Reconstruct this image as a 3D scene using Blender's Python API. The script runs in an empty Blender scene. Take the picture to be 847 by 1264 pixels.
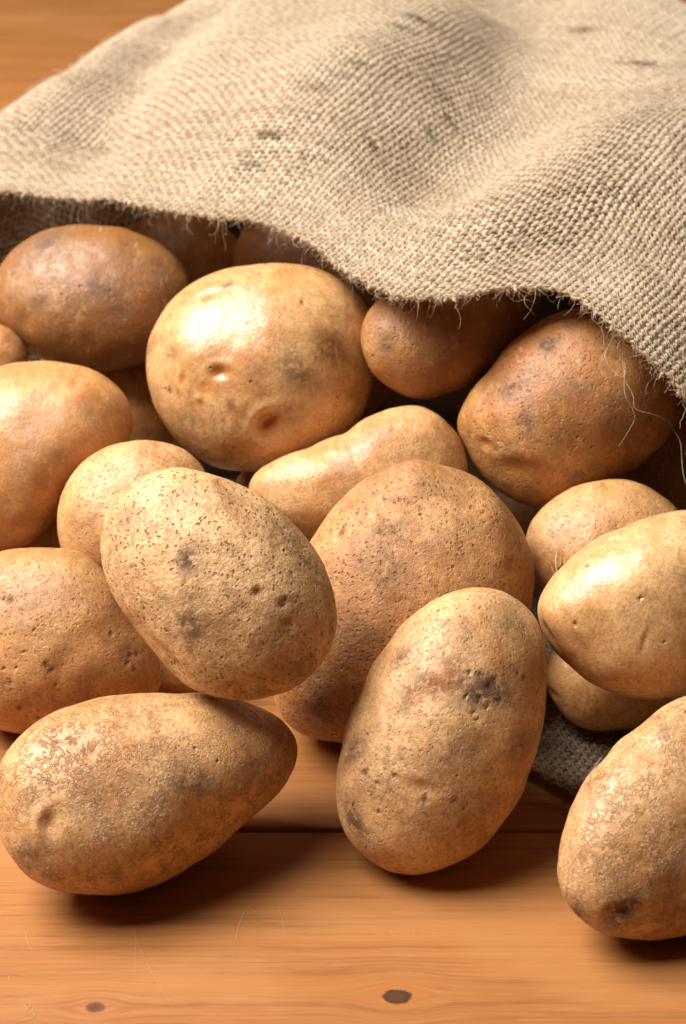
import bpy, math, random
import numpy as np
from mathutils import Matrix, Vector

# ------------------------------------------------------------------ camera, world, lamps, exposure
scene = bpy.context.scene
CAM_H, PITCH, FPX = 0.45, math.radians(30), 2632.0        # height over the table, downward pitch, focal length in photo pixels
cam_d = bpy.data.cameras.new('camera')
cam = bpy.data.objects.new('camera', cam_d)
scene.collection.objects.link(cam)
scene.camera = cam
cam.location = (0, 0, CAM_H)
cam.rotation_euler = (math.radians(90) - PITCH, 0, 0)
cam_d.sensor_fit = 'VERTICAL'
cam_d.sensor_height = 36.0
cam_d.lens = 36.0 * FPX / 1264.0
cam_d.clip_start = 0.01
cam_d.clip_end = 50
cam_d.dof.use_dof = True
cam_d.dof.focus_distance = 0.70
cam_d.dof.aperture_fstop = 15

world = bpy.data.worlds.new('World')
scene.world = world
world.use_nodes = True
bg = world.node_tree.nodes['Background']
bg.inputs[0].default_value = (1.0, 0.60, 0.32, 1)
bg.inputs[1].default_value = 0.052

def area_lamp(name, loc, target, size, power, colour):
    d = bpy.data.lights.new(name, 'AREA')
    d.shape = 'RECTANGLE'
    d.size, d.size_y = size
    d.energy = power
    d.color = colour
    o = bpy.data.objects.new(name, d)
    scene.collection.objects.link(o)
    o.location = loc
    o.rotation_euler = (Vector(target) - Vector(loc)).to_track_quat('-Z', 'Y').to_euler()
    return o
area_lamp('key_lamp', (-0.76, 0.70, 1.22), (0, 0.66, 0.04), (0.90, 0.90), 61, (1.0, 0.96, 0.90))

scene.view_settings.view_transform = 'Standard'
scene.view_settings.look = 'None'
scene.view_settings.exposure = 0.0
scene.view_settings.gamma = 1.0
scene.view_settings.use_curve_mapping = False

# ------------------------------------------------------------------ helpers
rng = np.random.default_rng(7)
CX = np.array([1, 0, 0.0])
CY = np.array([0, math.sin(PITCH), math.cos(PITCH)])
CZ = np.array([0, -math.cos(PITCH), math.sin(PITCH)])
CO = np.array([0, 0, CAM_H])
def ray(px, py):
    return CX * ((px - 423.5) / FPX) - CY * ((py - 632) / FPX) - CZ
def on_z(px, py, z):
    r = ray(px, py)
    return CO + r * ((z - CAM_H) / r[2])
def smooth(x, a, b):
    t = np.clip((x - a) / (b - a), 0, 1)
    return t * t * (3 - 2 * t)

_perm = np.random.default_rng(3).permutation(256)
_perm = np.concatenate([_perm, _perm, _perm])
_g = np.random.default_rng(4).normal(size=(256, 3))
_g /= np.linalg.norm(_g, axis=1)[:, None]
def perlin(p):
    i = np.floor(p).astype(int); f = p - i
    u = f * f * f * (f * (f * 6 - 15) + 10)
    i &= 255
    out = 0
    for dx in (0, 1):
        for dy in (0, 1):
            for dz in (0, 1):
                h = _perm[_perm[_perm[(i[:, 0] + dx) & 255] + ((i[:, 1] + dy) & 255)] + ((i[:, 2] + dz) & 255)]
                g = _g[h]
                v = ((f - (dx, dy, dz)) * g).sum(1)
                w = (u[:, 0] if dx else 1 - u[:, 0]) * (u[:, 1] if dy else 1 - u[:, 1]) * (u[:, 2] if dz else 1 - u[:, 2])
                out = out + v * w
    return out

def mesh_obj(name, verts, faces, mat, parent=None, smooth_shade=True, attrs=None):
    me = bpy.data.meshes.new(name)
    verts = np.asarray(verts, dtype=np.float32); faces = np.asarray(faces, dtype=np.int32)
    k = faces.shape[1]
    me.vertices.add(len(verts)); me.vertices.foreach_set('co', verts.ravel())
    me.loops.add(faces.size); me.loops.foreach_set('vertex_index', faces.ravel())
    me.polygons.add(len(faces))
    me.polygons.foreach_set('loop_start', np.arange(0, faces.size, k, dtype=np.int32))
    me.polygons.foreach_set('use_smooth', np.full(len(faces), smooth_shade))
    for an, av in (attrs or {}).items():
        a = me.attributes.new(an, 'FLOAT', 'POINT')
        a.data.foreach_set('value', np.asarray(av, dtype=np.float32))
    me.update(calc_edges=True)
    me.materials.append(mat)
    o = bpy.data.objects.new(name, me)
    scene.collection.objects.link(o)
    if parent: o.parent = parent
    return o
def empty(name, loc):
    o = bpy.data.objects.new(name, None)
    o.empty_display_size = 0.02
    o.location = loc
    scene.collection.objects.link(o)
    return o
def tag(o, label=None, category=None, group=None, kind=None):
    if label: o['label'] = label
    if category: o['category'] = category
    if group: o['group'] = group
    if kind: o['kind'] = kind
    return o

class NT:
    """small helper round a node tree"""
    def __init__(s, name):
        s.m = bpy.data.materials.new(name); s.m.use_nodes = True
        s.t = s.m.node_tree; s.n = s.t.nodes; s.b = s.n['Principled BSDF']
    def link(s, a, b): s.t.links.new(a, b)
    def put(s, node, key, v):
        if hasattr(v, 'is_linked'): s.link(v, node.inputs[key])
        else: node.inputs[key].default_value = v
    def math(s, op, a, b=0.0, c=None, clamp=False):
        n = s.n.new('ShaderNodeMath'); n.operation = op; n.use_clamp = clamp
        s.put(n, 0, a); s.put(n, 1, b)
        if c is not None: s.put(n, 2, c)
        return n.outputs[0]
    def vmath(s, op, a, b):
        n = s.n.new('ShaderNodeVectorMath'); n.operation = op
        s.put(n, 0, a)
        if op == 'SCALE': s.put(n, 'Scale', b)
        else: s.put(n, 1, b)
        return n.outputs[0]
    def noise(s, vec, scale, detail=2.0, rough=0.5, dist=0.0, col=False):
        n = s.n.new('ShaderNodeTexNoise'); s.put(n, 'Vector', vec)
        n.inputs['Scale'].default_value = scale; n.inputs['Detail'].default_value = detail
        n.inputs['Roughness'].default_value = rough; n.inputs['Distortion'].default_value = dist
        return n.outputs['Color' if col else 'Fac']
    def vor(s, vec, scale, feature='F1', rnd=1.0):
        n = s.n.new('ShaderNodeTexVoronoi'); n.feature = feature; s.put(n, 'Vector', vec)
        n.inputs['Scale'].default_value = scale; n.inputs['Randomness'].default_value = rnd
        return n
    def ramp(s, v, a, b, lo=0.0, hi=1.0):
        n = s.n.new('ShaderNodeMapRange'); n.interpolation_type = 'SMOOTHSTEP'
        s.put(n, 0, v); s.put(n, 1, a); s.put(n, 2, b); s.put(n, 3, lo); s.put(n, 4, hi)
        return n.outputs[0]
    def mix(s, f, a, b, mode='MIX'):
        n = s.n.new('ShaderNodeMix'); n.data_type = 'RGBA'; n.blend_type = mode
        s.put(n, 0, f)
        for k, v in ((6, a), (7, b)):
            s.put(n, k, v if hasattr(v, 'is_linked') else (*v, 1))
        return n.outputs[2]
    def attr(s, name, typ='GEOMETRY'):
        n = s.n.new('ShaderNodeAttribute'); n.attribute_name = name; n.attribute_type = typ
        return n.outputs['Fac']
    def objco(s):
        return s.n.new('ShaderNodeTexCoord').outputs['Object']
    def combine(s, x, y, z):
        n = s.n.new('ShaderNodeCombineXYZ'); s.put(n, 0, x); s.put(n, 1, y); s.put(n, 2, z); return n.outputs[0]
    def sep(s, v):
        n = s.n.new('ShaderNodeSeparateXYZ'); s.put(n, 0, v); return n.outputs
    def bump(s, h, dist, strength=1.0, normal=None):
        n = s.n.new('ShaderNodeBump'); n.inputs['Strength'].default_value = strength
        n.inputs['Distance'].default_value = dist; s.put(n, 'Height', h)
        if normal is not None: s.link(normal, n.inputs['Normal'])
        return n.outputs[0]

# ------------------------------------------------------------------ materials
def potato_material():
    t = NT('potato_skin')
    rnd = t.n.new('ShaderNodeObjectInfo').outputs['Random']
    off = t.combine(t.math('MULTIPLY', rnd, 7.0), t.math('MULTIPLY', rnd, 13.0), t.math('MULTIPLY', rnd, 3.0))
    co = t.vmath('ADD', t.objco(), off)
    russet, dirt, tone, gloss = (t.attr(a, 'OBJECT') for a in ('russet', 'dirtiness', 'tone', 'gloss'))
    netting = t.attr('netting', 'OBJECT')
    soil, pit, sore = t.attr('soil'), t.attr('pit'), t.attr('sore')
    big = t.noise(co, 34, 3, 0.55)
    mid = t.noise(co, 120, 5, 0.6)
    fine = t.noise(co, 900, 4, 0.65)
    warp = t.vmath('ADD', co, t.vmath('SCALE', t.vmath('SUBTRACT', t.noise(co, 260, 2, 0.5, col=True), (0.5, 0.5, 0.5)), 0.0035))
    # ground colour
    col = t.mix(t.ramp(big, 0.36, 0.66), (0.40, 0.118, 0.014), (0.61, 0.285, 0.08))
    col = t.mix(t.ramp(mid, 0.45, 0.75, 0, 0.7), col, (0.33, 0.11, 0.016))
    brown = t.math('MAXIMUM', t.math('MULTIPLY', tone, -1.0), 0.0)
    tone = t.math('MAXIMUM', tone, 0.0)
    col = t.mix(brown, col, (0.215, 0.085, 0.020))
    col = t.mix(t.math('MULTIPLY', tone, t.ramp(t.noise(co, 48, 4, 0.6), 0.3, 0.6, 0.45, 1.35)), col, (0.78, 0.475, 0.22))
    col = t.mix(t.ramp(fine, 0.38, 0.66, 0.0, 0.45), col, (0.30, 0.135, 0.04))
    col = t.mix(t.math('MULTIPLY', t.ramp(t.noise(co, 85, 6, 0.7, 0.5), 0.47, 0.60), t.math('ADD', 0.18, t.math('MULTIPLY', russet, 0.35))), col, (0.28, 0.12, 0.032))
    st = t.noise(t.vmath('MULTIPLY', warp, (1.0, 0.16, 0.5)), 420, 4, 0.7)
    col = t.mix(t.ramp(st, 0.56, 0.66, 0.0, 0.40), col, (0.27, 0.115, 0.03))
    col = t.mix(t.ramp(st, 0.44, 0.34, 0.0, 0.30), col, (0.74, 0.50, 0.27))
    # lenticels: small brown pits, where the skin is rough
    area = t.ramp(t.noise(co, 55, 3, 0.6), 0.28, 0.5)
    lv = t.vor(warp, 560)
    spot = t.ramp(t.math('ADD', lv.outputs['Distance'], t.math('MULTIPLY', t.math('SUBTRACT', fine, 0.5), 0.35)), 0.16, 0.36, 1.0, 0.0)
    pick = t.ramp(t.sep(lv.outputs['Color'])[0], 0.12, 0.5)
    spot = t.math('MULTIPLY', t.math('MULTIPLY', spot, pick), t.math('MULTIPLY', area, russet))
    col = t.mix(t.math('MULTIPLY', spot, 0.9), col, (0.25, 0.10, 0.025))
    # cracked netting of lifted flakes
    nd = t.math('ABSOLUTE', t.math('SUBTRACT', t.noise(warp, 560, 2.5, 0.55), 0.5))
    nmask = t.math('MULTIPLY', t.ramp(t.noise(co, 230, 2, 0.5), 0.40, 0.52), t.ramp(t.noise(co, 45, 2, 0.5), 0.3, 0.55, 0.25, 1.0))
    line = t.math('MULTIPLY', t.ramp(nd, 0.006, 0.03, 1.0, 0.0), t.math('MULTIPLY', nmask, netting))
    col = t.mix(t.math('MULTIPLY', line, 0.32), col, (0.30, 0.145, 0.05))
    # scattered dark specks
    sv = t.vor(co, 150)
    speck = t.math('MULTIPLY', t.ramp(sv.outputs['Distance'], 0.05, 0.12, 1.0, 0.0), t.ramp(t.sep(sv.outputs['Color'])[1], 0.72, 0.8))
    speck = t.math('MULTIPLY', speck, t.ramp(dirt, 0.0, 0.5))
    # soil smears
    sm = t.noise(co, 62, 7, 0.72, 0.4)
    smear = t.math('MULTIPLY', t.ramp(sm, 0.43, 0.60), dirt)
    grit = t.ramp(t.noise(co, 420, 5, 0.75), 0.36, 0.62)
    soiln = t.math('MULTIPLY', t.math('MULTIPLY', soil, t.ramp(t.noise(co, 300, 5, 0.75), 0.32, 0.56)), 1.5)
    smear = t.math('MAXIMUM', t.math('MULTIPLY', smear, grit), soiln)
    col = t.mix(t.math('MULTIPLY', smear, 0.78, clamp=True), col, (0.135, 0.062, 0.022))
    col = t.mix(t.math('MULTIPLY', sore, 0.95, clamp=True), col, (0.40, 0.125, 0.012))
    col = t.mix(t.math('MULTIPLY', t.math('MAXIMUM', speck, pit, clamp=True), 0.85), col, (0.05, 0.022, 0.01))
    t.link(col, t.b.inputs['Base Color'])
    r = t.math('SUBTRACT', t.math('ADD', t.math('ADD', 0.51, t.math('MULTIPLY', russet, 0.07)), t.math('MULTIPLY', smear, 0.25)), t.math('MULTIPLY', gloss, 0.27))
    t.link(t.math('ADD', r, t.math('MULTIPLY', t.math('SUBTRACT', fine, 0.5), 0.2)), t.b.inputs['Roughness'])
    t.b.inputs['Specular IOR Level'].default_value = 0.68
    t.b.inputs['Subsurface Weight'].default_value = 0.22
    t.b.inputs['Subsurface Radius'].default_value = (1.0, 0.38, 0.12)
    t.b.inputs['Subsurface Scale'].default_value = 0.005
    # relief
    h = t.math('MULTIPLY', t.noise(co, 320, 5, 0.62), t.math('ADD', 0.20, t.math('MULTIPLY', russet, 0.15)))
    h = t.math('ADD', h, t.math('MULTIPLY', t.noise(co, 2300, 3, 0.7), t.math('ADD', 0.05, t.math('MULTIPLY', russet, 0.10))))
    h = t.math('ADD', h, t.math('MULTIPLY', fine, t.math('ADD', 0.10, t.math('MULTIPLY', russet, 0.42))))
    h = t.math('SUBTRACT', h, t.math('MULTIPLY', spot, 0.55))
    edge = t.math('MULTIPLY', t.ramp(nd, 0.015, 0.075, 1.0, 0.0), t.math('MULTIPLY', nmask, netting))
    h = t.math('ADD', h, t.math('SUBTRACT', t.math('MULTIPLY', edge, 0.40), t.math('MULTIPLY', line, 0.30)))
    h = t.math('SUBTRACT', h, t.math('MULTIPLY', t.math('MAXIMUM', speck, pit), 0.6))
    t.link(t.bump(h, 0.00080, 1.0), t.b.inputs['Normal'])
    return t.m

def burlap_material():
    t = NT('jute_yarn')
    co = t.objco()
    tint, mark, along = t.attr('tint'), t.attr('mark'), t.attr('along')
    around = t.attr('around')
    col = t.mix(tint, (0.50, 0.36, 0.215), (0.84, 0.69, 0.505))
    n = t.noise(co, 700, 4, 0.7)
    col = t.mix(t.ramp(n, 0.3, 0.7, 0, 0.6), col, (0.87, 0.75, 0.58))
    col = t.mix(t.ramp(t.noise(co, 14, 3, 0.6), 0.45, 0.75, 0, 0.35), col, (0.48, 0.33, 0.19))
    # twisted fibres
    tw = t.math('SINE', t.math('ADD', t.math('MULTIPLY', along, 3.1), t.math('ADD', t.math('MULTIPLY', around, 12.0), t.math('MULTIPLY', n, 5.0))))
    col = t.mix(t.ramp(tw, 0.0, 1.0, 0.0, 0.22), col, (0.30, 0.19, 0.09))
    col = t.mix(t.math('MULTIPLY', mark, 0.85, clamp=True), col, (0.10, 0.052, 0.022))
    t.link(col, t.b.inputs['Base Color'])
    t.b.inputs['Roughness'].default_value = 0.85
    t.b.inputs['Specular IOR Level'].default_value = 0.12
    h = t.math('ADD', t.math('MULTIPLY', tw, 0.25), n)
    t.link(t.bump(h, 0.0004, 0.9), t.b.inputs['Normal'])
    tr = t.n.new('ShaderNodeBsdfTranslucent'); t.link(t.mix(0.5, col, (0.62, 0.33, 0.12)), tr.inputs['Color'])
    ms = t.n.new('ShaderNodeMixShader'); ms.inputs[0].default_value = 0.42
    t.link(t.b.outputs[0], ms.inputs[1]); t.link(tr.outputs[0], ms.inputs[2])
    t.link(ms.outputs[0], t.n['Material Output'].inputs['Surface'])
    return t.m

def fibre_material(name, c):
    t = NT(name)
    t.link(t.mix(t.ramp(t.noise(t.objco(), 300, 2, 0.6), 0.3, 0.7), tuple(x * 0.75 for x in c), c), t.b.inputs['Base Color'])
    t.b.inputs['Roughness'].default_value = 0.6
    return t.m

def wood_material(name, knots=()):
    t = NT(name)
    rnd = t.n.new('ShaderNodeObjectInfo').outputs['Random']
    co = t.objco()
    x, y, z = t.sep(co)
    # grain bends round the knots
    yy = y
    kmask = None
    for (kx, ky, kr) in knots:
        dx = t.math('DIVIDE', t.math('SUBTRACT', x, kx), kr * 3.2)
        dy = t.math('DIVIDE', t.math('SUBTRACT', y, ky), kr)
        g = t.math('POWER', 2.718, t.math('MULTIPLY', t.math('ADD', t.math('MULTIPLY', dx, dx), t.math('MULTIPLY', t.math('MULTIPLY', dy, dy), 0.12)), -1.0))
        yy = t.math('SUBTRACT', yy, t.math('MULTIPLY', t.math('MULTIPLY', g, t.math('DIVIDE', dy, t.math('ADD', 1.0, t.math('ABSOLUTE', dy)))), kr * 2.2))
    sh = t.math('MULTIPLY', rnd, 11.0)
    v1 = t.combine(t.math('ADD', t.math('MULTIPLY', x, 2.2), sh), t.math('MULTIPLY', yy, 60.0), t.math('MULTIPLY', z, 60.0))
    v2 = t.combine(t.math('ADD', t.math('MULTIPLY', x, 6.0), sh), t.math('MULTIPLY', yy, 330.0), t.math('MULTIPLY', z, 330.0))
    v3 = t.combine(t.math('ADD', t.math('MULTIPLY', x, 26.0), sh), t.math('MULTIPLY', yy, 1100.0), z)
    a, b, c = t.noise(v1, 1, 3, 0.55, 0.25), t.noise(v2, 1, 3, 0.6), t.noise(v3, 1, 3, 0.7)
    blot = t.noise(t.combine(t.math('ADD', t.math('MULTIPLY', x, 9.0), sh), t.math('MULTIPLY', y, 22.0), z), 1, 4, 0.6)
    col = t.mix(t.ramp(a, 0.25, 0.75), (0.30, 0.108, 0.027), (0.37, 0.150, 0.042))
    col = t.mix(t.ramp(b, 0.52, 0.61, 0, 0.40), col, (0.16, 0.058, 0.017))
    col = t.mix(t.ramp(c, 0.50, 0.62, 0, 0.5), col, (0.40, 0.18, 0.06))
    pore = t.noise(t.combine(t.math('ADD', t.math('MULTIPLY', x, 90.0), sh), t.math('MULTIPLY', yy, 2600.0), z), 1, 2, 0.6)
    col = t.mix(t.math('MULTIPLY', t.ramp(pore, 0.60, 0.72), t.ramp(b, 0.4, 0.6)), col, (0.19, 0.062, 0.015))
    col = t.mix(t.ramp(blot, 0.45, 0.65, 0, 0.5), col, (0.41, 0.185, 0.06))
    for (kx, ky, kr) in knots:
        dx = t.math('DIVIDE', t.math('SUBTRACT', x, kx), kr * 1.2)
        dy = t.math('DIVIDE', t.math('SUBTRACT', y, ky), kr * 0.85)
        wob = t.noise(co, 260, 3, 0.6)
        r = t.math('SQRT', t.math('ADD', t.math('MULTIPLY', dx, dx), t.math('MULTIPLY', dy, dy)))
        r = t.math('ADD', r, t.math('MULTIPLY', t.math('SUBTRACT', wob, 0.5), 0.7))
        halo = t.ramp(r, 0.8, 2.6, 0.45, 0.0)
        col = t.mix(halo, col, (0.36, 0.125, 0.03))
        col = t.mix(t.ramp(r, 0.80, 1.0, 1.0, 0.0), col, (0.055, 0.022, 0.009) if kr > 0.004 else (0.16, 0.07, 0.03))
        col = t.mix(t.ramp(r, 0.45, 0.70, 0.7, 0.0), col, (0.09, 0.032, 0.011))
        col = t.mix(t.ramp(t.math('SINE', t.math('MULTIPLY', r, 22.0)), 0.3, 1.0, 0.0, t.ramp(r, 0.6, 0.8, 0.6, 0.0)), col, (0.08, 0.03, 0.012))
    t.link(col, t.b.inputs['Base Color'])
    t.link(t.math('ADD', 0.36, t.math('MULTIPLY', b, 0.22)), t.b.inputs['Roughness'])
    t.b.inputs['Specular IOR Level'].default_value = 0.35
    hh = t.math('ADD', t.math('MULTIPLY', b, 0.6), t.math('MULTIPLY', c, 0.5))
    t.link(t.bump(hh, 0.00022, 1.0), t.b.inputs['Normal'])
    return t.m

def plain_material(name, c, rough=0.6):
    t = NT(name)
    n = t.noise(t.objco(), 200, 4, 0.6)
    t.link(t.mix(t.ramp(n, 0.3, 0.7), tuple(q * 0.8 for q in c), c), t.b.inputs['Base Color'])
    t.b.inputs['Roughness'].default_value = rough
    return t.m

M_POTATO = potato_material()
M_BURLAP = burlap_material()
M_FIBRE = fibre_material('jute_fibre', (0.62, 0.46, 0.29))
M_FIBRE_PALE = fibre_material('jute_fibre_pale', (0.74, 0.62, 0.48))
M_SCRATCH = plain_material('scratched_wood', (0.52, 0.25, 0.095), 0.6)
M_FLAKE = plain_material('peeled_skin', (0.62, 0.40, 0.19), 0.6)

def tube(path, radii, sides=3, flat=1.0, up=None):
    """verts, quads of a tube along a path"""
    p = np.asarray(path, float); n = len(p)
    d = np.gradient(p, axis=0); d /= np.linalg.norm(d, axis=1)[:, None] + 1e-12
    ref = np.tile(np.array([0.13, 0.21, 0.97]) if up is None else up, (n, 1))
    a = np.cross(d, ref); a /= np.linalg.norm(a, axis=1)[:, None] + 1e-12
    b = np.cross(a, d)
    th = np.arange(sides) * 2 * math.pi / sides
    r = np.broadcast_to(np.asarray(radii, float), (n,))
    v = p[:, None] + r[:, None, None] * (np.cos(th)[None, :, None] * a[:, None] + flat * np.sin(th)[None, :, None] * b[:, None])
    k = np.arange(n - 1)[:, None] * sides; j = np.arange(sides)[None]; j2 = (j + 1) % sides
    f = np.stack([k + j, k + j2, k + sides + j2, k + sides + j], -1).reshape(-1, 4)
    return v.reshape(-1, 3), f
class Heap:
    def __init__(s): s.v, s.f, s.c = [], [], 0
    def add(s, v, f): s.v.append(v); s.f.append(f + s.c); s.c += len(v)
    def build(s, name, mat, parent=None, attrs=None):
        return mesh_obj(name, np.concatenate(s.v), np.concatenate(s.f), mat, parent, True, attrs)
def spline(pts, n):
    p = np.asarray(pts, float); m = len(p)
    q = np.concatenate([[2 * p[0] - p[1]], p, [2 * p[-1] - p[-2]]])
    t = np.linspace(0, m - 1 - 1e-9, n); i = t.astype(int); f = (t - i)[:, None]
    a, b, c, d = q[i], q[i + 1], q[i + 2], q[i + 3]
    return 0.5 * (2 * b + (c - a) * f + (2 * a - 5 * b + 4 * c - d) * f ** 2 + (3 * b - a - 3 * c + d) * f ** 3)

# ------------------------------------------------------------------ the table: planks
table = tag(empty('table_top', (0, 0.9, 0)), kind='structure')
def plank(y0, y1, mat):
    x0, x1, z1, z0, b = -0.75, 0.75, 0.0, -0.022, 0.0011
    prof = [(y0, z0), (y1, z0), (y1, z1 - b), (y1 - b * 0.3, z1 - b * 0.3), (y1 - b, z1), (y0 + b, z1), (y0 + b * 0.3, z1 - b * 0.3), (y0, z1 - b)]
    n = len(prof)
    v = [(x, y, z) for x in (x0, x1) for (y, z) in prof]
    me = bpy.data.meshes.new('plank')
    f = [[i, (i + 1) % n, n + (i + 1) % n, n + i] for i in range(n)] + [list(range(n))[::-1], list(range(n, 2 * n))]
    me.from_pydata(v, [], f); me.update(); me.materials.append(mat)
    o = bpy.data.objects.new('plank', me); scene.collection.objects.link(o)
    o.parent = table; o.matrix_parent_inverse = Matrix.Translation((0, -0.9, 0))
    return o
k1, k2 = on_z(490, 1230, 0), on_z(118, 1243, 0)
M_WOOD_FRONT = wood_material('pine_with_knots', [(k1[0], k1[1], 0.0041), (k2[0], k2[1], 0.0030)])
M_WOOD = wood_material('pine')
seam = on_z(500, 1024, 0)[1]
front = plank(seam - 0.138, seam - 0.0009, M_WOOD_FRONT)
yy = seam - 0.1392
for _ in range(2):
    plank(yy - 0.128, yy, M_WOOD); yy -= 0.1292
yy = seam + 0.0009
for w in (0.128, 0.131, 0.126, 0.130, 0.127, 0.131, 0.128, 0.13, 0.127, 0.129, 0.13, 0.128):
    plank(yy, yy + w, M_WOOD); yy += w + 0.0012
# scratches on the front plank
for pts, w in (([(288, 1190), (291, 1160), (300, 1130), (318, 1114), (345, 1111), (385, 1114)], 1.1),
               ([(152, 1118), (168, 1160), (190, 1205), (222, 1256)], 0.55),
               ([(167, 1140), (167, 1205)], 0.5), ([(343, 1112), (353, 1155)], 0.5),
               ([(30, 1147), (39, 1174)], 0.9), ([(9, 1215), (13, 1202)], 0.8),
               ([(482, 1146), (487, 1158)], 0.8), ([(512, 1140), (510, 1164)], 0.5), ([(645, 1099), (660, 1102), (668, 1098)], 1.0)):
    p = spline([on_z(x, y, 0.00005) for x, y in pts], 24)
    r = w * 0.00017 * np.sin(np.linspace(0.15, math.pi - 0.15, 24))
    v, f = tube(p, r, 6, 0.12)
    o = mesh_obj('scratch', v - (0, 0, 0), f, M_SCRATCH, table)
    o.matrix_parent_inverse = Matrix.Translation((0, -0.9, 0))

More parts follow.
